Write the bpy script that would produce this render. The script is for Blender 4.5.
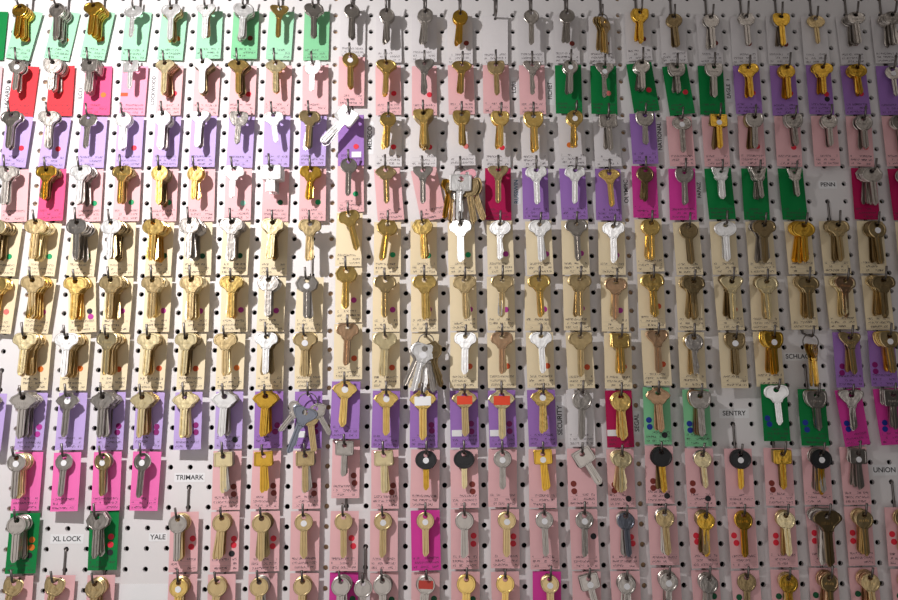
import bpy, math, random
from mathutils import Vector, Matrix, Euler
from mathutils.geometry import tessellate_polygon

scene = bpy.context.scene
for o in list(bpy.data.objects):
    bpy.data.objects.remove(o)
C = scene.collection
rnd = random.Random(11)
IN = 0.0254                        # one pegboard hole pitch
Z0 = 1.5 + 24.36 * IN              # height of hole row 0


def P(i, j, d=0.0):
    """hole column i, hole row j (down), d inches proud of the board front"""
    return Vector((i * IN, -d * IN, Z0 - j * IN))


# ------------------------------------------------------------------ camera
cam_d = bpy.data.cameras.new('camera')
cam = bpy.data.objects.new('camera', cam_d)
C.objects.link(cam)
right = Vector((0.99989692, -0.01259201, -0.00689812))
down = Vector((-0.00454525, 0.17812501, -0.98399737))
fwd = Vector((0.01361923, 0.9839273, 0.17804941))
m = Matrix((right, -down, -fwd)).transposed().to_4x4()
m.translation = P(-0.3203, 24.3604, 44.111)
cam.matrix_world = m
cam_d.sensor_fit = 'HORIZONTAL'
cam_d.sensor_width = 36.0
cam_d.lens = 843.53 / 898 * 36.0
cam_d.clip_start = 0.02
scene.camera = cam

# ------------------------------------------------------------------ world and lamps
world = bpy.data.worlds.new('world')
scene.world = world
world.use_nodes = True
bg = world.node_tree.nodes['Background']
bg.inputs[0].default_value = (1.0, 0.93, 0.90, 1)
bg.inputs[1].default_value = 0.035


def lamp(name, kind, loc, energy, color, **kw):
    d = bpy.data.lights.new(name, kind)
    d.energy = energy
    d.color = color
    for k, v in kw.items():
        setattr(d, k, v)
    o = bpy.data.objects.new(name, d)
    C.objects.link(o)
    o.location = loc
    return o


# the gallery spot that hangs in front of the upper left of the board
spot = lamp('display_lamp', 'SPOT', P(-19.5, 2.5, 29.0), 32.5, (1.0, 0.965, 0.955), shadow_soft_size=0.014,
            spot_size=math.radians(122), spot_blend=1.0)
spot.rotation_euler = (P(-19, 12) - P(-19.5, 2.5, 29.0)).to_track_quat('-Z', 'Y').to_euler()
# large soft fill added behind the photographer to stand in for ambient light
a = lamp('soft_fill', 'AREA', (-0.45, -1.9, 1.05), 10.5, (1.0, 0.95, 0.93), shape='RECTANGLE', size=2.6, size_y=1.7)
a.rotation_euler = (math.radians(90 + 8), 0, 0)
# unseen overhead fill lights, added for ambient and for reflections in the keys
for px, py in ((-1.1, -1.7), (1.1, -1.7), (-1.1, -3.3), (1.1, -3.3)):
    a = lamp('overhead_fill', 'AREA', (px, py, 3.02), 2.2, (1.0, 0.92, 0.86), shape='RECTANGLE', size=1.2, size_y=0.6)

vs = scene.view_settings
vs.view_transform = 'Standard'
vs.look = 'None'
vs.exposure = 0.0
vs.gamma = 1.0
vs.use_curve_mapping = False


# ------------------------------------------------------------------ materials
def mat(name, color, rough=0.6, metal=0.0, bump=0.0, bscale=400.0, var=0.0, vscale=60.0, spec=0.5):
    mt = bpy.data.materials.new(name)
    mt.use_nodes = True
    nt = mt.node_tree
    b = nt.nodes['Principled BSDF']
    b.inputs['Roughness'].default_value = rough
    b.inputs['Metallic'].default_value = metal
    b.inputs['Specular IOR Level'].default_value = spec
    b.inputs['Base Color'].default_value = (*color, 1)
    tc = nt.nodes.new('ShaderNodeTexCoord')
    if var > 0:
        n = nt.nodes.new('ShaderNodeTexNoise')
        n.inputs['Scale'].default_value = vscale
        n.inputs['Detail'].default_value = 3
        nt.links.new(tc.outputs['Object'], n.inputs['Vector'])
        mx = nt.nodes.new('ShaderNodeMix')
        mx.data_type = 'RGBA'
        mx.inputs[6].default_value = (*[c * (1 - var) for c in color], 1)
        mx.inputs[7].default_value = (*[min(1, c * (1 + var)) for c in color], 1)
        nt.links.new(n.outputs['Fac'], mx.inputs[0])
        nt.links.new(mx.outputs[2], b.inputs['Base Color'])
    if bump > 0:
        n2 = nt.nodes.new('ShaderNodeTexNoise')
        n2.inputs['Scale'].default_value = bscale
        n2.inputs['Detail'].default_value = 2
        nt.links.new(tc.outputs['Object'], n2.inputs['Vector'])
        bp = nt.nodes.new('ShaderNodeBump')
        bp.inputs['Strength'].default_value = bump
        bp.inputs['Distance'].default_value = 0.001
        nt.links.new(n2.outputs['Fac'], bp.inputs['Height'])
        nt.links.new(bp.outputs['Normal'], b.inputs['Normal'])
    return mt


def metal(name, color, rough):
    return mat(name, color, rough, 1.0, 0.5, 120.0, 0.16, 90.0)


FIN = {
    'g': (metal('polished_brass', (0.86, 0.60, 0.20), 0.28), 'gold'),
    'G': (metal('deep_brass', (0.78, 0.47, 0.07), 0.28), 'deep gold'),
    'b': (metal('dull_brass', (0.66, 0.50, 0.26), 0.33), 'dull brass'),
    'p': (metal('pale_brass', (0.90, 0.74, 0.44), 0.34), 'pale gold'),
    'n': (metal('bright_nickel', (0.95, 0.93, 0.90), 0.42), 'bright silver'),
    's': (metal('grey_steel', (0.52, 0.48, 0.44), 0.30), 'grey steel'),
    'k': (metal('copper_brown', (0.62, 0.40, 0.24), 0.34), 'copper brown'),
    'd': (metal('dark_bronze', (0.34, 0.25, 0.13), 0.32), 'dark bronze'),
    'i': (mat('pink_plastic', (0.80, 0.36, 0.42), 0.5), 'pink'),
    'u': (metal('blue_steel', (0.27, 0.29, 0.35), 0.34), 'bluish steel'),
}
FINKEYS = list(FIN)
M_HOOK = mat('hook_wire', (0.22, 0.20, 0.19), 0.42, 1.0, 0.1, 300)
M_BLACK = mat('black_plastic', (0.012, 0.012, 0.014), 0.42, 0.0, 0.15, 500)
M_BOARD = mat('white_painted_hardboard', (0.79, 0.765, 0.765), 0.42, 0.0, 0.12, 160, 0.025, 8.0, 0.35)
M_WOOD = mat('stud_wood', (0.42, 0.27, 0.15), 0.7, 0, 0.2, 90, 0.2, 40)
M_DARK = mat('cavity_wall', (0.035, 0.034, 0.036), 0.9, 0, 0.1, 40, 0.1, 6)
M_FLOOR = mat('grey_floor', (0.20, 0.18, 0.16), 0.55, 0, 0.1, 30, 0.15, 4)
M_PAPER = mat('label_paper', (0.86, 0.86, 0.87), 0.6, 0, 0.05, 300, 0.03, 50)
M_INK = mat('label_ink', (0.025, 0.025, 0.03), 0.7)
M_INKB = mat('blue_ink', (0.05, 0.16, 0.24), 0.7)
M_STICK = mat('white_sticker', (0.90, 0.90, 0.92), 0.55)
M_ORTAPE = mat('orange_tape', (0.90, 0.075, 0.025), 0.5)
M_RDTAPE = mat('red_tape', (0.55, 0.05, 0.03), 0.5)
DOT = {
    'o': ((0.78, 0.19, 0.02), 'orange'), 'O': ((0.68, 0.09, 0.02), 'orange-red'), 'r': ((0.80, 0.02, 0.05), 'red'),
    'D': ((0.22, 0.025, 0.015), 'dark red'), 'g': ((0.0, 0.36, 0.13), 'green'), 'G': ((0.0, 0.10, 0.035), 'dark green'),
    'm': ((0.50, 0.035, 0.33), 'magenta'), 'M': ((0.25, 0.0, 0.15), 'plum'), 'b': ((0.005, 0.03, 0.32), 'blue'),
    'k': ((0.012, 0.012, 0.016), 'black'), 'p': ((0.78, 0.20, 0.18), 'pink'), 't': ((0.30, 0.74, 0.60), 'mint'),
}
M_DOT = {k: mat('dot_' + v[1].replace('-', '_').replace(' ', '_'), v[0], 0.6) for k, v in DOT.items()}


def card_material(name, color):
    mt = mat(name, color, 0.62, 0, 0.05, 200, 0.05, 35, 0.3)
    nt = mt.node_tree
    L = nt.links.new
    b = nt.nodes['Principled BSDF']
    src = b.inputs['Base Color'].links[0].from_socket

    def mth(op, x, y=None, z=None):
        n = nt.nodes.new('ShaderNodeMath')
        n.operation = op
        for k, v in enumerate((x, y, z)):
            if v is None:
                continue
            if isinstance(v, (int, float)):
                n.inputs[k].default_value = v
            else:
                L(v, n.inputs[k])
        return n.outputs[0]
    uv = nt.nodes.new('ShaderNodeUVMap')
    sep = nt.nodes.new('ShaderNodeSeparateXYZ')
    L(uv.outputs[0], sep.inputs[0])
    u, v = sep.outputs[0], sep.outputs[1]
    oi = nt.nodes.new('ShaderNodeObjectInfo')
    r = mth('MULTIPLY', oi.outputs['Random'], 97.0)
    # three ruled lines of writing in the lowest quarter of the card
    t = mth('DIVIDE', mth('SUBTRACT', v, 0.025), 0.073)
    fr = mth('FRACT', t)
    idx = mth('FLOOR', t)
    band = mth('MULTIPLY', mth('GREATER_THAN', fr, 0.2), mth('LESS_THAN', fr, 0.72))
    zone = mth('MULTIPLY', mth('LESS_THAN', v, 0.025 + 3 * 0.073), mth('GREATER_THAN', v, 0.025))
    zone = mth('MULTIPLY', zone, mth('MULTIPLY', mth('GREATER_THAN', u, 0.07), mth('LESS_THAN', u, 0.93)))

    def noise(x, y, z, det):
        cb = nt.nodes.new('ShaderNodeCombineXYZ')
        for k, s in enumerate((x, y, z)):
            L(s, cb.inputs[k])
        n = nt.nodes.new('ShaderNodeTexNoise')
        n.inputs['Scale'].default_value = 1.0
        n.inputs['Detail'].default_value = det
        L(cb.outputs[0], n.inputs['Vector'])
        return n.outputs['Fac']
    letters = mth('GREATER_THAN', noise(mth('MULTIPLY', u, 34.0), mth('MULTIPLY', v, 75.0), r, 1.0), 0.515)
    words = mth('GREATER_THAN', noise(mth('MULTIPLY', u, 5.5), mth('MULTIPLY', idx, 3.7), mth('ADD', r, 31.0), 0.0), 0.44)
    ink = mth('MULTIPLY', mth('MULTIPLY', letters, words), mth('MULTIPLY', band, zone))
    # thin ruled line under each row
    rule = mth('MULTIPLY', mth('LESS_THAN', fr, 0.07), mth('MULTIPLY', zone, 0.35))
    ink = mth('MULTIPLY', mth('MAXIMUM', ink, rule), 0.85)
    mx = nt.nodes.new('ShaderNodeMix')
    mx.data_type = 'RGBA'
    L(ink, mx.inputs[0])
    L(src, mx.inputs[6])
    mx.inputs[7].default_value = (0.055, 0.035, 0.05, 1)
    L(mx.outputs[2], b.inputs['Base Color'])
    return mt


CARD = {
    'mint': ((0.38, 0.74, 0.50), 'mint green'), 'sg': ((0.24, 0.62, 0.33), 'grass green'), 'gr': ((0.0, 0.22, 0.05), 'dark green'),
    'w': ((0.76, 0.73, 0.74), 'white'), 'r': ((0.90, 0.045, 0.06), 'red'), 'hp': ((0.92, 0.10, 0.26), 'hot pink'),
    'pk': ((0.93, 0.36, 0.50), 'candy pink'), 'lp': ((0.86, 0.50, 0.52), 'pale pink'), 'pp': ((0.36, 0.18, 0.54), 'purple'),
    'lav': ((0.54, 0.40, 0.76), 'lavender'), 'cr': ((0.46, 0.004, 0.085), 'crimson'), 'cm': ((0.87, 0.74, 0.50), 'cream'),
    'mg': ((0.72, 0.05, 0.36), 'magenta'), 'pm': ((0.94, 0.18, 0.50), 'bright pink'),
}
M_CARD = {k: card_material('card_' + v[1].replace(' ', '_'), v[0]) for k, v in CARD.items()}


# ------------------------------------------------------------------ mesh helpers
def mesh(name, verts, faces, material=None, uvs=None, smooth=False):
    me = bpy.data.meshes.new(name)
    me.from_pydata([tuple(v) for v in verts], [], faces)
    if uvs:
        ul = me.uv_layers.new(name='UVMap')
        for lp in me.loops:
            ul.data[lp.index].uv = uvs[lp.vertex_index]
    if smooth:
        me.polygons.foreach_set('use_smooth', [True] * len(me.polygons))
    if material:
        me.materials.append(material)
    me.update()
    return me


def link(name, data, parent=None, loc=None, rot=None, scale=None, material=None):
    o = bpy.data.objects.new(name, data)
    C.objects.link(o)
    if parent:
        o.parent = parent
    if loc is not None:
        o.location = loc
    if rot is not None:
        o.rotation_euler = rot
    if scale is not None:
        o.scale = (scale,) * 3
    if material is not None:
        o.material_slots[0].link = 'OBJECT'
        o.material_slots[0].material = material
    return o


def tag(o, label, cat, group=None):
    o['label'] = label
    o['category'] = cat
    if group:
        o['group'] = group
    return o


def box(x0, x1, y0, y1, z0, z1):
    v = [(x, y, z) for x in (x0, x1) for y in (y0, y1) for z in (z0, z1)]
    f = [(0, 1, 3, 2), (4, 6, 7, 5), (0, 4, 5, 1), (2, 3, 7, 6), (0, 2, 6, 4), (1, 5, 7, 3)]
    return v, f


def disc(r, t, n=18):
    """thin disc, front at y=-t, back at y=0"""
    v = [(r * math.cos(2 * math.pi * k / n), y, r * math.sin(2 * math.pi * k / n)) for y in (-t, 0.0) for k in range(n)]
    f = [tuple(range(n)), tuple(range(2 * n - 1, n - 1, -1))]
    f += [(k, n + k, n + (k + 1) % n, (k + 1) % n) for k in range(n)]
    return v, f


def tube(pts, r, n=8, closed=False):
    pts = [Vector(p) for p in pts]
    N = len(pts)
    v, f = [], []
    up = Vector((1, 0, 0))
    for k, p in enumerate(pts):
        if closed:
            t = (pts[(k + 1) % N] - pts[k - 1]).normalized()
        else:
            t = (pts[min(k + 1, N - 1)] - pts[max(k - 1, 0)]).normalized()
        a_ = up - t * up.dot(t)
        if a_.length < 1e-3:
            a_ = Vector((0, 0, 1)) - t * t.z
        a_.normalize()
        b_ = t.cross(a_)
        for q in range(n):
            an = 2 * math.pi * q / n
            v.append(p + (a_ * math.cos(an) + b_ * math.sin(an)) * r)
    for k in range(N if closed else N - 1):
        k2 = (k + 1) % N
        for q in range(n):
            f.append((k * n + q, k * n + (q + 1) % n, k2 * n + (q + 1) % n, k2 * n + q))
    if not closed:
        f.append(tuple(range(n - 1, -1, -1)))
        f.append(tuple((N - 1) * n + q for q in range(n)))
    return v, f


# ------------------------------------------------------------------ the setting
def pegboard():
    i0, i1, j0, j1 = -48, 48, -14, 44
    n = 12
    R = 0.132 * IN
    T = 0.22 * IN
    hb = 0.5 * IN
    ring = []
    for k in range(n):
        an = 2 * math.pi * (k + 0.5) / n
        ring.append((math.cos(an) * R, math.sin(an) * R))
    corners = [(hb, hb), (-hb, hb), (-hb, -hb), (hb, -hb)]
    verts, faces, cache = [], [], {}

    def corner(ii, jj):
        if (ii, jj) not in cache:
            cache[(ii, jj)] = len(verts)
            p = P(ii - 0.5, jj - 0.5)
            verts.append(p)
        return cache[(ii, jj)]
    for i in range(i0, i1 + 1):
        for j in range(j0, j1 + 1):
            c = P(i, j)
            s = len(verts)
            verts.extend((c.x + x, 0.0, c.z + z) for x, z in ring)
            verts.extend((c.x + x, T, c.z + z) for x, z in ring)
            # corners: TR, TL, BL, BR
            co = [corner(i + 1, j), corner(i, j), corner(i, j + 1), corner(i + 1, j + 1)]
            q = n // 4
            for k in range(4):
                # quadrant k between angle k*90 and (k+1)*90
                idx = [s + (k * q + t) % n for t in range(q)]
                nxt = s + (k * q + q) % n
                for t in range(q - 1):
                    faces.append((idx[t], co[k], idx[t + 1]))
                faces.append((idx[-1], co[k], co[(k + 1) % 4], nxt))
            for k in range(n):
                k2 = (k + 1) % n
                faces.append((s + k, s + k2, s + n + k2, s + n + k))
    return mesh('pegboard', verts, faces, M_BOARD)


board = link('wall_pegboard', pegboard())
board['kind'] = 'structure'
for nm, (x0, x1) in {'stud': (-22, 0), }.items():
    for i in (-38, -22, -6, 10, 26, 42):
        v, f = box(-0.7 * IN, 0.7 * IN, 0.23 * IN, 3.4 * IN, -29 * IN, 29 * IN)
        o = link('stud', mesh('stud', v, f, M_WOOD), parent=board, loc=P(i, 15))
v, f = box(-3.0, 3.0, 3.45 * IN, 7 * IN, 0.0, 3.1)
w = link('wall_back', mesh('wall_back', v, f, M_DARK))
w['kind'] = 'structure'
M_CEIL = mat('white_ceiling', (0.75, 0.74, 0.72), 0.8, 0, 0.1, 40, 0.03, 4)
v, f = box(-3.0, 3.0, -4.6, 3.45 * IN, 3.1, 3.15)
w = link('ceiling', mesh('ceiling', v, f, M_CEIL))
w['kind'] = 'structure'
v, f = box(-3.0, 3.0, -4.6, 3.45 * IN, -0.05, 0.0)
w = link('floor', mesh('floor', v, f, M_FLOOR))
w['kind'] = 'structure'
# painted wall around the sheet of pegboard
M_WALL = mat('painted_wall', (0.62, 0.60, 0.58), 0.7, 0, 0.1, 60, 0.03, 5)
bx0, bx1 = P(-48.5, 0).x, P(48.5, 0).x
bz0, bz1 = P(0, 44.5).z, P(0, -14.5).z
for nm, dims in (('wall_left', (-3.0, bx0, 0, 3.4 * IN, 0, 3.1)), ('wall_right', (bx1, 3.0, 0, 3.4 * IN, 0, 3.1)),
                 ('wall_lower', (bx0, bx1, 0, 3.4 * IN, 0, bz0)), ('wall_upper', (bx0, bx1, 0, 3.4 * IN, bz1, 3.1))):
    v, f = box(*dims)
    w = link(nm, mesh(nm, v, f, M_WALL))
    w['kind'] = 'structure'


# ------------------------------------------------------------------ key shapes
def mirror(h):
    pts = [p for p in h]
    left = [(-x, y) for x, y in reversed(h) if x > 1e-6]
    return pts + left


def chaikin(pts):
    out = []
    n = len(pts)
    for k in range(n):
        a_, b_ = pts[k], pts[(k + 1) % n]
        out.append((a_[0] * .75 + b_[0] * .25, a_[1] * .75 + b_[1] * .25))
        out.append((a_[0] * .25 + b_[0] * .75, a_[1] * .25 + b_[1] * .75))
    return out


def ell(rx, ry, cy, n=26):
    return [(rx * math.sin(2 * math.pi * k / n), cy + ry * math.cos(2 * math.pi * k / n)) for k in range(n)]


# name: outline, y where the blade starts, words
BOW = {
    'R': (ell(.465, .45, -.24), -.64, 'round-headed'),
    'O': (ell(.57, .42, -.21), -.58, 'oval-headed'),
    'C': (chaikin(mirror([(0, .20), (.30, .24), (.52, .12), (.60, -.12), (.54, -.32), (.36, -.40), (.27, -.50), (.20, -.66)])), -.58, 'broad-headed'),
    'H': (mirror([(0, .22), (.33, .22), (.56, -.14), (.46, -.44), (.22, -.60)]), -.56, 'hexagonal-headed'),
    'S': (mirror([(0, .22), (.44, .22), (.48, .17), (.48, -.46), (.43, -.52), (.2, -.54)]), -.50, 'square-headed'),
    'Q': (chaikin(mirror([(0, .22), (.38, .24), (.52, .10), (.50, -.30), (.34, -.54), (.2, -.62)])), -.55, 'blunt-headed'),
    'T': (chaikin(mirror([(0, .18), (.22, .25), (.50, .22), (.60, .04), (.44, -.22), (.22, -.42), (.19, -.64)])), -.56, 'wing-headed'),
    'A': (mirror([(0, .24), (.20, .24), (.26, .16), (.50, .02), (.60, -.16), (.46, -.32), (.38, -.36), (.34, -.46), (.21, -.56)]), -.52, 'angular-headed'),
    'L': (chaikin(mirror([(0, .20), (.30, .22), (.56, .06), (.62, -.14), (.40, -.32), (.24, -.46), (.19, -.64)])), -.57, 'leaf-headed'),
    'V': (mirror([(0, .17), (.20, .20), (.44, .25), (.40, .0), (.30, -.30), (.34, -.36), (.30, -.44), (.2, -.56)]), -.52, 'forked-headed'),
    'B': (ell(.56, .50, -.26, 30), -.68, 'black-headed'),
}
HOLE = 0.135


def bow_mesh(kind):
    out, _, _ = BOW[kind]
    t = 0.11 if kind == 'B' else 0.042
    cx = 0.0
    cy = sum(p[1] for p in out) / len(out)
    n = len(out)

    def sc(s):
        return [(cx + (x - cx) * s, cy + (y - cy) * s) for x, y in out]
    # clockwise or counter: force CCW seen from the front (-y), x right, z up
    area = sum(out[k][0] * out[(k + 1) % n][1] - out[(k + 1) % n][0] * out[k][1] for k in range(n))
    verts, faces = [], []
    ch = 0.06 if kind == 'B' else 0.014
    rings = [(sc(0.95), t), (sc(1.0), t - ch), (sc(1.0), -t + ch), (sc(0.95), -t), (sc(0.84), -t), (sc(0.80), -t + 0.014)]
    for pts, y in rings:
        verts += [(x, y, z) for x, z in pts]
    nr = len(rings)
    for k in range(nr - 1):
        for q in range(n):
            q2 = (q + 1) % n
            fc = (k * n + q, k * n + q2, (k + 1) * n + q2, (k + 1) * n + q)
            faces.append(fc if area > 0 else fc[::-1])
    hn = 12
    hp = [(HOLE * math.cos(2 * math.pi * k / hn), HOLE * math.sin(2 * math.pi * k / hn)) for k in range(hn)]
    if kind == 'V':
        hp = [(x * .8, z * .8 - .02) for x, z in hp]
    hs = len(verts)
    yf = -t + 0.014
    # the hole sits close to the rim: shrink the panel ring there is not needed, tessellate handles it
    verts += [(x, yf, z) for x, z in hp] + [(x, t, z) for x, z in hp]
    for (ring, off, y, flip) in (((nr - 1) * n, hs, yf, False), (0, hs + hn, t, True)):
        outer = [Vector((verts[ring + q][0], verts[ring + q][2], 0)) for q in range(n)]
        inner = [Vector((x, z, 0)) for x, z in hp]
        tris = tessellate_polygon([outer, inner])
        for tr in tris:
            ids = [ring + k if k < n else off + k - n for k in tr]
            a_, b_, c_ = [Vector((verts[k][0], verts[k][2])) for k in ids]
            cr = (b_.x - a_.x) * (c_.y - a_.y) - (b_.y - a_.y) * (c_.x - a_.x)
            if (cr < 0) != flip:
                ids = ids[::-1]
            faces.append(tuple(ids))
    for q in range(hn):
        q2 = (q + 1) % hn
        faces.append((hs + q, hs + q2, hs + hn + q2, hs + hn + q))
    if kind != 'B':
        # raised lettering bars on the panel
        lr = random.Random(ord(kind))
        x = -.26
        while x < .24:
            wd = lr.uniform(.035, .07)
            v_, f_ = box(x, x + wd, -t - 0.004, -t + 0.02, -.33, -.33 + lr.uniform(.08, .13))
            b0 = len(verts)
            verts += v_
            faces += [tuple(k + b0 for k in ff) for ff in f_]
            x += wd + lr.uniform(.025, .05)
    else:
        v_, f_ = box(-.3, .3, -t - 0.012, -t + 0.02, -.52, -.46)
        b0 = len(verts)
        verts += v_
        faces += [tuple(k + b0 for k in ff) for ff in f_]
    return mesh('bow_' + kind, [Vector(v) * IN for v in verts], faces, FIN['g'][0])


def blade_mesh(var):
    t = 0.042
    w_ = {0: .165, 1: .17, 2: .15, 3: .19}[var]
    L_ = {0: 1.38, 1: 1.36, 2: 1.12, 3: .62}[var]
    cs = [(-1, -1), (-.52, -1), (-.40, .1), (-.06, .1), (.06, -1), (.46, -1), (.56, -.2), (1, -.2),
          (1, 1), (.3, 1), (.2, .4), (-.3, .4), (-.42, 1), (-1, 1)]
    n = len(cs)
    rr = random.Random(var + 5)
    if var == 1:
        zs = [0.12, 0.0, -.10]
        cut = [1.15, 1.15, 1.0]
        z = -.2
        while z > -L_ + .2:
            zs += [z, z - .07]
            d = rr.uniform(.1, .6)
            cut += [1.0 - d, 1.0 - d]
            z -= .16
        zs += [-L_ + .12, -L_]
        cut += [.6, -.1]
    elif var == 3:
        zs, cut = [.12, 0, -L_], [1, 1, 1]
    else:
        zs, cut = [.12, -.02, -.03, -.12, -.13, -L_ + .16, -L_], [1.25, 1.25, 1.0, 1.0, .92, .92, .1]
    verts, faces = [], []
    for k, (z, c) in enumerate(zip(zs, cut)):
        for x, y in cs:
            xx = x * w_
            if x > 0:
                xx = max(-w_ * .55, xx * c if c > 0 else c * w_)
            elif k == len(zs) - 1 and var != 3:
                xx *= .55
            elif c > 1.01:
                xx *= c
            verts.append((xx, y * t, z))
    for k in range(len(zs) - 1):
        for q in range(n):
            q2 = (q + 1) % n
            faces.append((k * n + q, (k + 1) * n + q, (k + 1) * n + q2, k * n + q2))
    faces.append(tuple(range(n)))
    faces.append(tuple(range(len(zs) * n - 1, (len(zs) - 1) * n - 1, -1)))
    return mesh('blade_%d' % var, [Vector(v) * IN for v in verts], faces, FIN['g'][0])


BOWS = {k: bow_mesh(k) for k in BOW}
BLADES = {k: blade_mesh(k) for k in range(4)}
v, f = disc(.155 * IN, .006 * IN)
ME_STICK = mesh('sticker', v, f, M_STICK)
v, f = box(-.36 * IN, .36 * IN, -.006 * IN, 0, -.2 * IN, .2 * IN)
ME_TAPE = mesh('tape', v, f, M_ORTAPE)
v, f = disc(.15 * IN, .006 * IN)
ME_DOT = mesh('dot', v, f, M_DOT['r'])
v, f = box(-.26 * IN, .26 * IN, -.006 * IN, 0, -.16 * IN, .16 * IN)
ME_NOTE = mesh('paper_note', v, f, M_STICK)
v, f = box(-.2 * IN, .2 * IN, -.006 * IN, 0, -.1 * IN, .1 * IN)
ME_FLAG = mesh('flag', v, f, M_DOT['O'])

# ------------------------------------------------------------------ where everything hangs
ROWW = ['top', 'second', 'third', 'fourth', 'fifth', 'sixth', 'seventh', 'eighth', 'ninth', 'tenth', 'bottom']
ORD = ['', 'first', 'second', 'third', 'fourth', 'fifth', 'sixth', 'seventh', 'eighth', 'ninth', 'tenth', 'eleventh', 'twelfth',
       'thirteenth', 'fourteenth', 'fifteenth', 'sixteenth', 'seventeenth', 'eighteenth', 'nineteenth', 'twentieth',
       'twenty-first', 'twenty-second', 'twenty-third', 'twenty-fourth', 'twenty-fifth', 'twenty-sixth', 'twenty-seventh']
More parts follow.
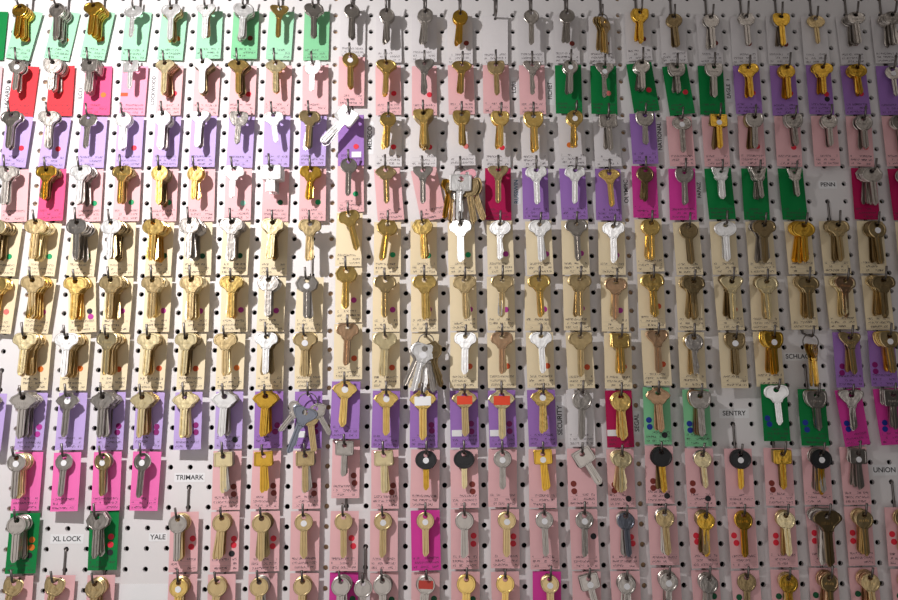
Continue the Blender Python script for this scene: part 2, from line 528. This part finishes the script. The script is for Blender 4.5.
# hole column | card | bow | finish front[/behind] | count | dots | options
# options: s white sticker, o/w/R tape, a<deg> key roll, c<deg> card roll, v1 cut blade, v2 short blade, v3 stub, z<scale>, y<in> lower,
#          l dots on the left, n paper note, f orange flag, e no key, E no card, h<in> hang depth
DATA = [
    """-25 gr R g 2 o -|-23 mint R G 6 p c10|-21 mint R s 6 o c9|-19 mint C G 6 o c9|-17 mint O n 1 - c3v1|-15 mint C n/b 4 o c2|-13 mint T n/d 2 - -
-11 sg C n/s 5 D -|-9 mint T g 1 - c3|-7 sg C s 3 - -|-5 w R s 2 - -|-3 w R s 3 - -|-1 w R s 3 - -|1 w R G 3 D -|3 w R s 0 - e|5 w R s 1 - -
7 w R s 2 D -|9 w C b 0 D eq|11 w Q G 3 D y-.1|13 w R d 3 - -|15 w R s 3 D c-2|17 w H s 2 D -|19 w Q G/s 4 D -|21 w O b 1 - v2|23 w O s 6 D c-2|25 w O s 6 D -""",
    """-25 lp R b 0 - e|-23 r R s 3 - sv2c3|-21 r Q s 5 - v2|-19 hp S s 6 o -|-17 pk S n 1 - fv2|-15 lp L p/k 5 r -|-13 lp L n/d 5 - -
-11 lp L g/d 4 r -|-9 lp A p/g 2 - -|-7 lp Q n 1 - v2|-5 lp R g 2 - s|-3 lp L g 3 r -|-1 lp T s 2 r v1|1 lp L g 2 - -|3 lp Q b 2 - -|5 lp T s 1 - v1
7 gr R s 3 - s|9 gr T s 1 p sv1|11 gr R s 5 r c-6v2|13 gr Q s 3 r c-6v2|15 gr Q s 3 - -|17 pp C G 3 r -|19 pp R G 4 r -|21 pp C G 3 rk v2|23 pp O G 4 r v2|25 pp R s 1 - sv2""",
    """-23 lav C s 3 r c4|-21 lav C s 3 r c4|-19 lav O s 1 - -|-17 lav R n 3 r -|-15 lav R n/s 4 - -|-13 lav T n/s 3 - -
-11 lav Q s 2 - v2|-9 lav C n 1 - v2a-8|-7 lav C b/s 3 - -|-5 pp S n 2 r a38z1.22nh1.5y.45|-3 w R g 2 r -|-1 w T g/b 6 r -|1 w Q g 3 p -|3 w Q g 3 r -|5 w Q g 2 - z1.08
7 w R g 3 oo sv1|9 w S s 3 - z1.05|11 pp Q s 2 - v2|13 lp O s 1 - s|15 lp S G/d 3 - s|17 lp Q s/d 4 r -|19 lp Q s 3 r v2|21 lp R s 3 - v2|23 lp R s 3 r v2|25 lp R s 3 - -""",
    """-23 lp C s 3 - -|-21 hp C G/d 5 - v2c-2|-19 lp C n/s 5 g -|-17 lp C g/b 4 g -|-15 lp R g/d 5 g -|-13 lp R g 3 - v2
-11 lp C n/s 2 t v2|-9 lp S n 5 G v3z1.15|-7 lp C G 3 g v2|-5 lp R s 1 g -|-3 lp A b 1 - c-5|-1 lp T s 1 - c-12|1 lp S n 0 - Eeq|3 cr T b 1 - -|5 pp C n 1 - -
7 pp C n 1 - -|9 pp L g/k 1 - v0z1.05|11 mg R d 2 - v2|13 mg Q s 2 - -|15 gr V n 4 - v2c-2|17 gr V s 4 - v2|19 gr V s 2 - v2z.9|23 cr H s 5 - -|25 cr R s 2 - s""",
    """-23 cm O p/d 5 g c3|-21 cm O b/p 6 g c3|-19 cm O s 6 g c2|-17 cm O n/d 6 - -|-15 cm O g 6 G -|-13 cm H s 6 G -
-11 cm C s 6 G -|-9 cm C p/d 5 - -|-7 cm C b 3 - E|-5 cm C g 2 - a-14|-3 cm H g 2 g a7|-1 cm H g 3 g a-4|1 cm C n 2 g -|3 cm O n/s 2 m v1|5 cm C n 2 m -
7 cm C s 2 m -|9 cm C n 2 m -|11 cm R g 4 - -|13 cm R d 2 - -|15 cm O n 3 - -|17 cm C d/s 5 - -|19 cm O G 4 m -|21 cm C b/d 5 - -|23 cm R b/d 5 - s|25 cm C b 2 - -""",
    """-23 cm C g 4 p c5|-21 cm C b/g 6 m c4|-19 cm C g 4 km c-4|-17 cm C b 5 m -|-15 cm C b/p 5 m -|-13 cm C b/p 5 m -
-11 cm C g/b 4 m -|-9 cm H s 5 m -|-7 cm H s 3 - s|-5 cm H g 3 m -|-3 cm C b/g 2 m -|-1 cm C g 2 m -|1 cm C b/p 2 m -|3 cm C b/n 2 m -|5 cm C g 2 m -
7 cm C b 3 m -|9 cm C k/p 2 m -|11 cm C g 3 O -|13 cm C d/b 4 - -|15 cm T p/d 4 O -|17 cm C p/b 4 - -|19 cm C b 4 - -|21 cm C k/p 4 - -|23 cm C d/b 6 - -""",
    """-21 cm C p/b 6 o -|-19 cm C n/b 6 o -|-17 cm C p/b 6 O -|-15 cm C p/b 4 O -|-13 cm C p/d 4 O -
-11 cm C b/p 3 o -|-9 cm C n/d 4 - -|-7 cm C b 3 - s|-5 cm C k/s 2 O -|-3 cm C p 2 O z1.05|-1 cm R s 0 - eqc3|1 cm C n 2 O -|3 cm C k/b 2 O -|5 cm C n/p 2 O -
7 cm C b 1 O z1.08|9 cm S g 3 O -|11 cm T k 2 O -|13 cm R s/b 4 - v1|15 cm Q d 2 - s|17 cm Q G 6 - s|19 cm T g 0 - Eeq|21 pp T b 2 MM l|23 pp Q b/g 6 MM sl""",
    """-23 lav A s 2 mm l|-21 lav A s 6 mm c2|-19 lav A s 1 - s|-17 lav A s 6 MM -|-15 lav A p/b 4 MM -|-13 lav A p 3 MM -
-11 lav A n/s 4 mm lk|-9 pp A G 5 MM -|-7 pp A s 0 MM eqn|-5 pp A g 2 - s|-3 pp A g 2 - s|-1 pp A g 1 MM wz1.12|1 pp A b 2 MM on|3 pp A p 1 MM onz1.1|5 pp A g 2 - s
7 w R s 1 - z1.05|9 cr R g 3 - nz1.05|11 sg A k 3 bb lk|13 sg Q s/k 4 bb l|17 gr C n 1 bb lv2y-.3|19 gr Q s 3 bb lv2|21 mg T s 3 bb lv2c-5|23 mg S s 4 bb lv2c-4""",
    """-21 pm R s/p 6 - s|-19 pm R s 1 - s|-17 pm R b/s 3 - s|-15 pm R s 1 - s|-11 lp S p/s 4 DD -|-9 lp S G 2 DD -|-7 lp S b/s 4 DD -
-5 lp S s 2 DD v2|-3 lp S p/b 2 DD -|-1 lp B G 1 - sv2|1 lp B p 1 DD v2|3 lp R s 2 - sv2|5 lp S G 2 - s|7 lp S s 3 DD a-32lv2z1.08|9 lp O p 5 DDk lv1
11 lp B G/d 3 DDk l|13 lp R p/s 3 DDk lv2|15 lp B G 2 - sv2|17 lp S G/d 3 DD l|19 lp B G/s 4 - s|21 lp S s 4 - s""",
    """-21 gr R s 6 ook -|-17 gr H s 3 rrk y-.1|-13 lp R s/b 4 rr -|-11 lp R b 4 rrk -|-9 lp R b/d 4 rr -|-7 lp R b 2 - s
-5 lp R b 1 rr -|-3 lp R b 2 - s|-1 mg R b 1 - s|1 lp R s 2 rr -|3 lp R b 2 rr s|5 lp R s 1 - s|7 lp R s 1 k s|9 lp R u/s 3 rr -|11 lp R b/s 4 - -
13 lp R G/d 5 rr l|15 lp R G 3 rr l|17 lp R p/b 4 rr l|19 lp L d/s 6 rr lz1.25|21 lp R b 5 rr l|23 lp R b 3 rr l""",
    """-21 lp Q b 1 - a14|-19 lp Q b 1 - a12|-17 lp R b 4 - -|-13 lp R g/b 4 - s|-11 lp R b 3 - -|-9 lp R b/s 4 - -|-7 lp R b 4 - -
-5 mg R s 4 G -|-4 lp R s 1 - E|-3 lp R s 4 G -|-1 lp R s 2 G R|1 lp R g 2 G -|3 lp R g 1 - -|5 mg R b 3 - s|7 lp S s 2 - sa-14|9 lp R s 4 - s|11 lp R s 4 - s
13 lp R s 4 G -|15 lp R d 1 G l|17 lp R G/b 4 G l|19 lp R b/k 5 G l|21 lp R b/k 5 G l|23 lp R b 3 G l""",
]
ROWSCALE = [.92, .92, .95, .96, 1.02, 1.03, 1.0, 1.05, .96, .98, .98]
# per row: (front depth at one key, extra per key, card depth low, card depth high)
ROWDEP = [(1.02, .05, .18, .34), (1.0, .06, .18, .36), (1.1, .09, .25, .45), (1.05, .09, .25, .45), (1.1, .13, .35, .80), (1.1, .11, .35, .75),
          (1.15, .14, .4, .85), (1.05, .14, .4, .85), (1.0, .11, .4, .7), (.95, .10, .35, .65), (.9, .10, .35, .6)]
DROOP = [.12, .12, .14, .2, .2, .2, .16, .14, .1, .1, .12]
DOTY = [1.5, 1.5, 1.62, 1.72, 1.65, 1.6, 1.62, 1.55, 1.6, 1.15, 1.12]


def parse(opt):
    d = {}
    k = 0
    while k < len(opt):
        ch = opt[k]
        k += 1
        if ch in 'acvzyh':
            s = ''
            while k < len(opt) and (opt[k].isdigit() or opt[k] in '.-'):
                s += opt[k]
                k += 1
            d[ch] = float(s)
        elif ch != '-':
            d[ch] = True
    return d


CW, CHT = 1.42, 2.92


def card_mesh(var):
    """card hung by its hole; origin at the hole, front towards -y; curls a little"""
    r = random.Random(40 + var)
    w2 = CW / 2 * r.uniform(.97, 1.03)
    top, bot = .17, .17 - CHT * r.uniform(.985, 1.0)
    lean = r.uniform(-.02, .05)
    curl = r.uniform(-.06, .10)
    twist = r.uniform(-.05, .05)
    T = .012
    n = 8
    hr = .09
    zs = [top, -.17]
    for k in range(1, 7):
        zs.append(-.17 + (bot + .17) * k / 6)

    def dep(x, z):
        q = (top - z) / CHT
        return -(lean * q * 1.2 + curl * q * q + twist * q * x / w2)
    verts, faces = [], []
    for z in zs:
        for x in (-w2, w2):
            verts.append((x, dep(x, z), z))
    hs = len(verts)
    for k in range(n):
        an = 2 * math.pi * (k + .5) / n
        x, z = hr * math.cos(an), hr * math.sin(an)
        verts.append((x, dep(x, z), z))
    # hole quadrants: TR, TL, BL, BR
    co = [1, 0, 2, 3]
    for k in range(4):
        a0, a1, a2 = hs + k * 2, hs + k * 2 + 1, hs + (k * 2 + 2) % n
        faces.append((a0, co[k], a1))
        faces.append((a1, co[k], co[(k + 1) % 4], a2))
    for k in range(1, len(zs) - 1):
        faces.append((2 * k, 2 * k + 2, 2 * k + 3, 2 * k + 1))
    nv = len(verts)
    back = [(x, y + T, z) for x, y, z in verts]
    fb = [tuple(q + nv for q in reversed(fc)) for fc in faces]
    edge = [2 * k for k in range(len(zs))] + [2 * k + 1 for k in range(len(zs) - 1, -1, -1)]
    fe = []
    for k in range(len(edge)):
        a0, a1 = edge[k], edge[(k + 1) % len(edge)]
        fe.append((a0, a0 + nv, a1 + nv, a1))
    uvs = [((x + w2) / (2 * w2), (z - bot) / (top - bot)) for x, y, z in verts] * 2
    me = mesh('card_%d' % var, [Vector(q) * IN for q in verts + back], [fc[::-1] for fc in faces + fb + fe], M_CARD['w'], uvs)
    # orient outward
    import bmesh
    bm = bmesh.new()
    bm.from_mesh(me)
    bmesh.ops.recalc_face_normals(bm, faces=bm.faces)
    bm.to_mesh(me)
    bm.free()
    return me, dep


CARDS = [card_mesh(k) for k in range(8)]
HOOKS = {}


def hook_mesh(Ld, off, tip, dr):
    key = (Ld, off, tip, dr)
    if key in HOOKS:
        return HOOKS[key]
    jb = 1.3 + off            # inches below the upper hole where the rod leaves
    pts = [(0, .35, .06), (0, .12, 0), (0, -.01, 0), (0, -.062, -.05), (0, -.065, -.14), (0, -.065, -jb + .1), (0, -.08, -jb + .03), (0, -.16, -jb)]
    e = -jb - dr
    pts += [(0, -Ld * .5, (-jb + e) / 2), (0, -Ld + .09, e), (0, -Ld + .02, e + .02), (0, -Ld - .05, e + .09), (0, -Ld - .24, e + tip)]
    v_, f_ = tube([Vector(q) * IN for q in pts], .06 * IN, 8)
    HOOKS[key] = mesh('hook', v_, f_, M_HOOK, smooth=True)
    return HOOKS[key]


STUFF_V, STUFF_F, STUFF_M = [], [], []


def add_stuff(me, mw, mi):
    b0 = len(STUFF_V)
    STUFF_V.extend((mw @ v_.co)[:] for v_ in me.vertices)
    for p in me.polygons:
        STUFF_F.append(tuple(k + b0 for k in p.vertices))
        STUFF_M.append(mi)


def matrix(loc, rot, scale):
    return Matrix.LocRotScale(loc, Euler(rot), Vector((scale,) * 3))


def make_key(bow, fin, loc, rot, scale, blade=0, sticker=False, tape=None):
    e = link('key', None, loc=loc, rot=rot, scale=scale)
    bm_ = M_BLACK if bow == 'B' else FIN[fin][0]
    bo = link('bow', BOWS[bow], parent=e, material=bm_)
    link('blade', BLADES[blade], parent=e, loc=(0, 0, BOW[bow][1] * IN), material=FIN[fin][0])
    t = .111 if bow == 'B' else .050
    if sticker:
        s_ = link('sticker', ME_STICK, parent=bo, loc=(0, -t * IN, (-.30 if bow != 'A' else -.16) * IN))
        s_['label'] = 'round white sticker'
    if tape:
        s_ = link('tape', ME_TAPE, parent=bo, loc=(0, -t * IN, -.22 * IN), material={'o': M_ORTAPE, 'w': M_STICK, 'R': M_RDTAPE}[tape])
        s_['label'] = {'o': 'bright orange tape', 'w': 'white tape', 'R': 'red tape'}[tape]
    return e


HANGS = []
for r, text in enumerate(DATA):
    nk = nc = nh = 0
    for tok in text.replace('\n', '|').split('|'):
        a_ = tok.split()
        i, card, bow, fin, cnt, dots = int(a_[0]), a_[1], a_[2], a_[3], int(a_[4]), a_[5]
        op = parse(a_[6]) if len(a_) > 6 else {}
        lk = 'k' in op
        fin1, fin2 = (fin.split('/') + [fin])[:2]
        off = op.get('y', 0.0)
        if i == -5 and r < 9:
            off -= .3 if r == 0 else .5
        if r == 0 and i <= -7:
            off -= .28
        elif r == 0 and i < 0:
            off -= .05
        if i == 11:
            off -= .15
        base, per, c0, c1 = ROWDEP[r]
        front = op.get('h', base + per * (max(cnt, 1) - 1) + rnd.uniform(-.05, .15))
        if cnt >= 4:
            cnt = round(cnt * 1.35)
        if i > 8 and 'h' not in op:
            front -= .22 + .012 * (i - 8)
        front = max(front, .17 + .1 * cnt + .12)
        dr = DROOP[r] + (.12 if i > 8 else 0)
        sp = max(.095, min(.19 if cnt > 3 else .15, (front - c0 - .2) / max(1, cnt)))
        Ld = round(front + rnd.uniform(.18, .30), 1)
        if Ld < front + .16:
            Ld += .1
        tip = rnd.choice([.48, .54, .62])
        yaw = math.radians(rnd.uniform(-5, 5) + (-3 if i > 8 else 0) * rnd.random())
        jt = 3 * r - 1
        HANGS.append(dict(r=r, i=i, op=op, front=front, Ld=Ld, yaw=yaw, off=off, dr=dr))
        if i == -4:
            Ld, front, jt, off = 1.5, 1.3, 3 * r - 1, .1
        # ---- hook
        hk = link('peg_hook', hook_mesh(round(Ld, 2), off, tip, dr), loc=P(i, jt), rot=(0, 0, yaw))
        nh += 1
        what = ('%s %s key' % (FIN[fin1][1], BOW[bow][2])) if 'e' not in op else ('a ring of keys' if 'q' in op else 'only a card')
        where = '%s row, %s from left' % (ROWW[r], ORD[nh])
        tag(hk, 'steel peg hook holding %s, %s' % (what, where), 'hook', 'steel peg hooks in the board')

        def rod(d):
            """point on the rod centre d inches proud"""
            z = -(1.3 + off) - dr * min(1, max(0, (d - .16) / (Ld - .25)))
            q = Vector((0, -d, z)) * IN
            q.rotate(Euler((0, 0, yaw)))
            return P(i, jt) + q
        # ---- card
        if 'E' not in op:
            rear = front - sp * max(cnt, 1)
            cd = min(rnd.uniform(c0, c1), rear - .03 - .05)
            cd = max(cd, .17)
            cv = rnd.randrange(8)
            me, dep = CARDS[cv]
            croll = math.radians(op.get('c', 0) + rnd.uniform(-1.2, 1.2))
            cl = rod(cd) - Vector((0, 0, .035 * IN))
            k_ = link('card', me, loc=cl, rot=(0, croll, math.radians(rnd.uniform(-4, 4))), material=M_CARD[card])
            nc += 1
            dd = dots.replace('-', '') + ('k' if lk and 'k' not in dots else '')
            side = -1 if 'l' in op else 1
            for q, ch in enumerate(dd):
                if ch == 'k' and q >= 2:
                    dx, dz = (.34 * -side if 'l' in op else .36), -(DOTY[r] + .72)
                else:
                    dx, dz = side * (.40 if len(dd) > 1 or r > 6 else .30) + rnd.uniform(-.06, .06), -(DOTY[r] + .34 * q) + rnd.uniform(-.04, .04)
                if dd == 'oo' and r == 2:
                    dx, dz = -.15 + .3 * q, -1.55
                link('dot', ME_DOT, parent=k_, loc=(dx * IN, (dep(dx, dz) - .010) * IN, dz * IN), material=M_DOT[ch])['label'] = DOT[ch][1] + ' dot sticker'
            if 'n' in op:
                dx, dz = -.40, -2.0
                if r == 2:
                    dx, dz = .30, -2.1
                link('paper_note', ME_NOTE, parent=k_, loc=(dx * IN, (dep(dx, dz) - .012) * IN, dz * IN))['label'] = 'small white paper note'
            if 'f' in op:
                link('flag_sticker', ME_FLAG, parent=k_, loc=(-.5 * IN, (dep(-.5, -1.5) - .012) * IN, -1.5 * IN))['label'] = 'orange rectangular sticker'
            if dd:
                num = {1: 'one', 2: 'two', 3: 'three'}[len(dd)]
                dw = ' with %s %s dot%s' % (num, DOT[dd[0]][1] if len(set(dd)) == 1 else 'coloured', 's' if len(dd) > 1 else '')
            else:
                dw = ' without dots'
            tag(k_, '%s card%s, %s row, %s card from left' % (CARD[card][1], dw, ROWW[r], ORD[nc]), 'card', 'coloured cards hung on the hooks')
        # ---- keys
        if 'e' in op:
            continue
        ks = ROWSCALE[r] * op.get('z', 1.0) * rnd.uniform(.97, 1.03)
        blade = int(op.get('v', 0))
        roll0 = math.radians(op.get('a', rnd.uniform(-2.5, 2.5)))
        for q in range(cnt):
            d = front - sp * q
            b_ = bow
            if bow == 'B' and q > 0:
                b_ = 'R' if fin2 == 's' else bow
                if q > 1:
                    b_ = 'R'
            fn = fin1 if q == 0 else fin2
            roll = roll0 + (math.radians(rnd.uniform(-6, 6) + (4 * q / cnt if i > 6 else 0)) if q else 0)
            rot = (math.radians(rnd.uniform(-5, 3)), roll, math.radians(rnd.uniform(-8, 8)))
            if q == 0 and fn == 'n' and i > -9:
                rot = (rot[0] * .5 + .02, roll, math.radians(-11 - .3 * max(0, i) + rnd.uniform(-4, 4)))
            elif q == 0 and -19 < i < -1:
                rot = (rot[0], roll, math.radians(rnd.uniform(5, 11) * (1 if i > -12 else -1)))
            s_ = ks * (1 if q == 0 else rnd.uniform(.95, 1.02))
            loc = rod(d) - Vector((0, 0, (HOLE * ks - .055) * IN))
            if bow == 'B':
                d -= .07 * q
                loc = rod(d) - Vector((0, 0, (HOLE * ks - .055) * IN))
            if q == 0:
                tp = next((t_ for t_ in 'owR' if t_ in op), None)
                ke = make_key(b_, fn, loc, rot, s_, blade, 's' in op, tp)
                nk += 1
                ex = ' with sticker' if 's' in op else (' with %s tape' % {'o': 'orange', 'w': 'white', 'R': 'red'}[tp] if tp else '')
                oncard = 'on %s card' % CARD[card][1] if 'E' not in op else 'without card'
                tag(ke, '%s %s key%s %s, %s row, %s from left' % (FIN[fn][1], BOW[b_][2], ex, oncard, ROWW[r], ORD[nk]),
                    'key', 'front keys on the pegboard')
            else:
                mw = matrix(loc, rot, s_)
                add_stuff(BOWS[b_], mw, len(FINKEYS) if b_ == 'B' else FINKEYS.index(fn))
                mw2 = mw @ Matrix.Translation((0, 0, BOW[b_][1] * IN))
                add_stuff(BLADES[blade], mw2, FINKEYS.index(fn))

me = mesh('keys_behind', STUFF_V, STUFF_F)
for k in FINKEYS:
    me.materials.append(FIN[k][0])
me.materials.append(M_BLACK)
me.polygons.foreach_set('material_index', STUFF_M)
me.update()
so = link('stacked_keys', me)
so['kind'] = 'stuff'
tag(so, 'brass and steel keys stacked behind the front key on every hook', 'keys')


# ------------------------------------------------------------------ bunches on split rings
def ring_bunch(row, i, R, words, keys):
    h = next(x for x in HANGS if x['r'] == row and x['i'] == i)
    d = h['front']
    z = -(1.3 + h['off']) - h['dr'] * min(1, (d - .16) / (h['Ld'] - .25))
    q = Vector((0, -d, z)) * IN
    q.rotate(Euler((0, 0, h['yaw'])))
    top = P(i, 3 * row - 1) + q
    n = 28
    pts = []
    for k in range(n * 2):
        an = 2 * math.pi * k / n
        pts.append(Vector((R * math.sin(an), .028 * (k / n - 1), R * math.cos(an))) * IN)
    v_, f_ = tube(pts, .026 * IN, 6)
    c = top - Vector((0, 0, (R - .085) * IN))
    ring = link('key_ring', mesh('key_ring', v_, f_, M_HOOK, smooth=True), loc=c)
    tag(ring, 'thin steel split ring holding %s' % words, 'key ring', 'split rings holding key bunches')
    for k, (bow, fin, an, dd, roll, yaw, sc, bl, st, lab) in enumerate(keys):
        an, rm = an if isinstance(an, tuple) else (an, 1.0)
        an = math.radians(an)
        loc = c + Vector((R * rm * math.sin(an), -dd, -R * rm * math.cos(an))) * IN
        ke = make_key(bow, fin, loc, (0, math.radians(roll), math.radians(yaw)), sc, bl, st)
        tag(ke, lab, 'key', 'keys on split rings')


ring_bunch(0, 9, .28, 'upright brass keys on the top row', [
    ('C', 'b', -34, .10, 8, 35, .92, 0, False, 'dull brass key turned sideways, leftmost on ring, top row'),
    ('C', 'b', -12, .16, 4, 42, .95, 0, False, 'dull brass key turned edge-on, second on ring, top row'),
    ('C', 'g', 6, .18, 0, 48, .95, 0, False, 'gold key turned edge-on, third on ring, top row'),
    ('C', 'b', 24, .14, -4, 50, .95, 0, False, 'dull brass key turned edge-on, rightmost on ring, top row')])
ring_bunch(3, 1, .36, 'a big mixed bunch in the fourth row', [
    ('S', 'n', 0, .26, 2, 0, 1.22, 1, False, 'white-bright silver square-headed key in front of mixed bunch'),
    ('C', 'G', (-42, 2.3), .10, 12, 40, 1.0, 0, False, 'deep gold key hanging at far left of mixed bunch'),
    ('C', 'b', (-28, 2.4), .02, 6, 50, 1.02, 1, False, 'dull brass key half hidden left in mixed bunch'),
    ('R', 's', (-8, 2.2), .00, 3, 20, 1.05, 1, False, 'grey steel key behind the bright key of mixed bunch'),
    ('C', 'i', 95, .06, -16, -10, .8, 2, False, 'pink key tucked behind top of mixed bunch'),
    ('Q', 'd', (34, 2.0), .12, -8, -8, 1.12, 0, False, 'dark bronze square-headed key right in mixed bunch'),
    ('Q', 'd', (46, 2.2), .03, -18, -10, 1.1, 0, False, 'dark bronze key splayed out at far right of mixed bunch')])
ring_bunch(6, -1, .40, 'toothed silver keys in the seventh row', [
    ('C', 'n', -10, .22, 14, 6, 1.15, 1, True, 'bright silver key with white sticker in front of toothed bunch'),
    ('C', 's', 16, .10, -8, 10, 1.15, 1, False, 'grey steel toothed key in middle of bunch, seventh row'),
    ('C', 'n', 4, .02, 4, -20, 1.15, 1, False, 'silver toothed key hidden deep in bunch, seventh row'),
    ('H', 'd', 36, .12, -18, -30, 1.1, 1, False, 'dark bronze key splayed right in bunch, seventh row'),
    ('H', 's', -30, .04, 24, 10, 1.1, 1, False, 'grey steel key splayed left in bunch, seventh row')])
ring_bunch(6, 19, .40, 'edge-on gold keys beside printed label', [
    ('T', 'g', -14, .10, 5, 40, 1.0, 0, False, 'gold key seen edge-on, leftmost on ring without card'),
    ('T', 'G', 2, .16, 0, 48, 1.0, 0, False, 'deep gold key seen edge-on, middle of ring without card'),
    ('T', 'g', 18, .12, -5, 52, 1.02, 0, False, 'gold key seen edge-on, rightmost on ring without card')])
ring_bunch(7, -7, .50, 'a splayed bunch with a bluish key in the eighth row', [
    ('A', 's', 55, .02, -30, 10, .92, 2, False, 'grey steel key pointing right atop splayed bunch, eighth row'),
    ('C', 's', -60, .10, 40, -10, .9, 2, False, 'grey steel key tilted left atop splayed bunch, eighth row'),
    ('R', 'b', 12, .04, -8, 10, 1.0, 0, False, 'dull brass key at rear of splayed bunch, eighth row'),
    ('T', 'u', -10, .22, 20, 8, 1.12, 1, False, 'bluish steel toothed key at front of splayed bunch, eighth row')])


# ------------------------------------------------------------------ paper labels on the board
def paper_label(text, i, j, w_, h_, rotdeg, label, ink=M_INK, size=.3, paper=True, d=.012):
    v_, f_ = box(-w_ / 2 * IN, w_ / 2 * IN, -.008 * IN, 0, -h_ / 2 * IN, h_ / 2 * IN)
    o = link('paper_label', mesh('paper_label', v_, f_, M_PAPER), loc=P(i, j, d - .010), rot=(0, math.radians(-rotdeg), 0))
    tag(o, label, 'label', 'printed paper labels stuck on the board')
    if text:
        cu = bpy.data.curves.new('lettering', 'FONT')
        cu.body = text
        cu.size = size * IN
        cu.align_x = 'CENTER'
        cu.align_y = 'CENTER'
        cu.extrude = .002 * IN
        cu.offset = .005 * IN
        tmp = bpy.data.objects.new('lettering_curve', cu)
        C.objects.link(tmp)
        bpy.context.view_layer.update()
        me_ = bpy.data.meshes.new_from_object(tmp.evaluated_get(bpy.context.evaluated_depsgraph_get()))
        bpy.data.objects.remove(tmp)
        me_.materials.clear()
        me_.materials.append(ink)
        wmax = max((abs(v.co.x) for v in me_.vertices), default=1)
        fit = min(1.0, w_ * .46 * IN / wmax)
        t_ = link('lettering', me_, parent=o, loc=(0, -.011 * IN, 0), rot=(math.radians(90), 0, 0))
        t_.scale = (fit, 1, 1)
    return o


LABELS = [
    ('TRIMARK', -13, 25.52, 1.55, .46, 0, 'white label strip below a lavender card, between magenta and pink cards', .34),
    ('XL LOCK', -19, 28.5, 1.65, .46, 0, 'white label strip between two dark green cards at lower left', .34),
    ('YALE', -14.45, 28.45, .9, .4, 0, 'small white label beside bottom left round steel keys', .34),
    ('SENTRY', 15.1, 22.45, 1.55, .5, 0, 'white label strip right of grass green card, above a black-headed key', .34),
    ('SCHLAGE', 18.75, 19.5, 1.55, .42, 0, 'white label strip beside ring of edge-on gold keys', .34),
    ('PENN', 21.1, 10.05, 1.0, .46, 0, 'white label strip left of crimson card at right', .32),
    ('UNION', 22.7, 25.4, 1.25, .55, 0, 'white label strip at the far right edge, ninth row', .36),
    ('LORI', 4, 4.35, 1.2, .36, 90, 'upright white label between two pale pink cards, second row', .32),
    ('FICHET', 6, 4.55, 1.7, .5, 90, 'upright white label left of the first dark green card', .32),
    ('LOCKWOOD', -16.0, 4.5, 2.0, .42, 90, 'upright white label left of copper brown keys, second row', .28),
    ('MEDECO', -4, 7.3, 1.9, .42, 90, 'upright white label between purple and white cards, third row', .34),
    ('NATIONAL', 12, 7.25, 1.8, .4, 90, 'upright white label right of purple card, third row', .32),
    ('RUSSWIN', 4, 10.4, 1.45, .5, 90, 'upright white label in blue ink right of crimson card', .32),
    ('OLYMPIC', 10, 10.4, 1.6, .38, 90, 'upright white label between purple and magenta cards, fourth row', .32),
    ('PAPAIZ', 14, 10.35, 1.6, .4, 90, 'upright white label between magenta and dark green cards, fourth row', .28),
    ('EAGLE', 16, 4.6, 1.3, .4, 90, 'upright white label between dark green and purple cards, second row', .3),
    ('SECURITY', 6, 22.75, 1.9, .42, 90, 'upright white label between purple and white cards, eighth row', .34),
    ('SEGAL', 10, 22.9, 1.2, .42, 90, 'upright white label between crimson and grass green cards, eighth row', .32),
    ('LAGARD', -24, 4.9, 1.6, .6, 90, 'upright white label at the far left edge beside red card', .34),
    ('ILCO', -20, 4.7, 1.6, .5, 90, 'upright white label left of hot pink card, second row', .3),
    ('', -15, 32.0, 2.6, 2.6, 0, 'blank white paper sheet at the bottom, left of pale pink card', .3),
]
for (t, i, j, w_, h_, rd, lab, sz) in LABELS:
    paper_label(t, i, j, w_, h_, rd, lab, M_INKB if t == 'RUSSWIN' else M_INK, sz)
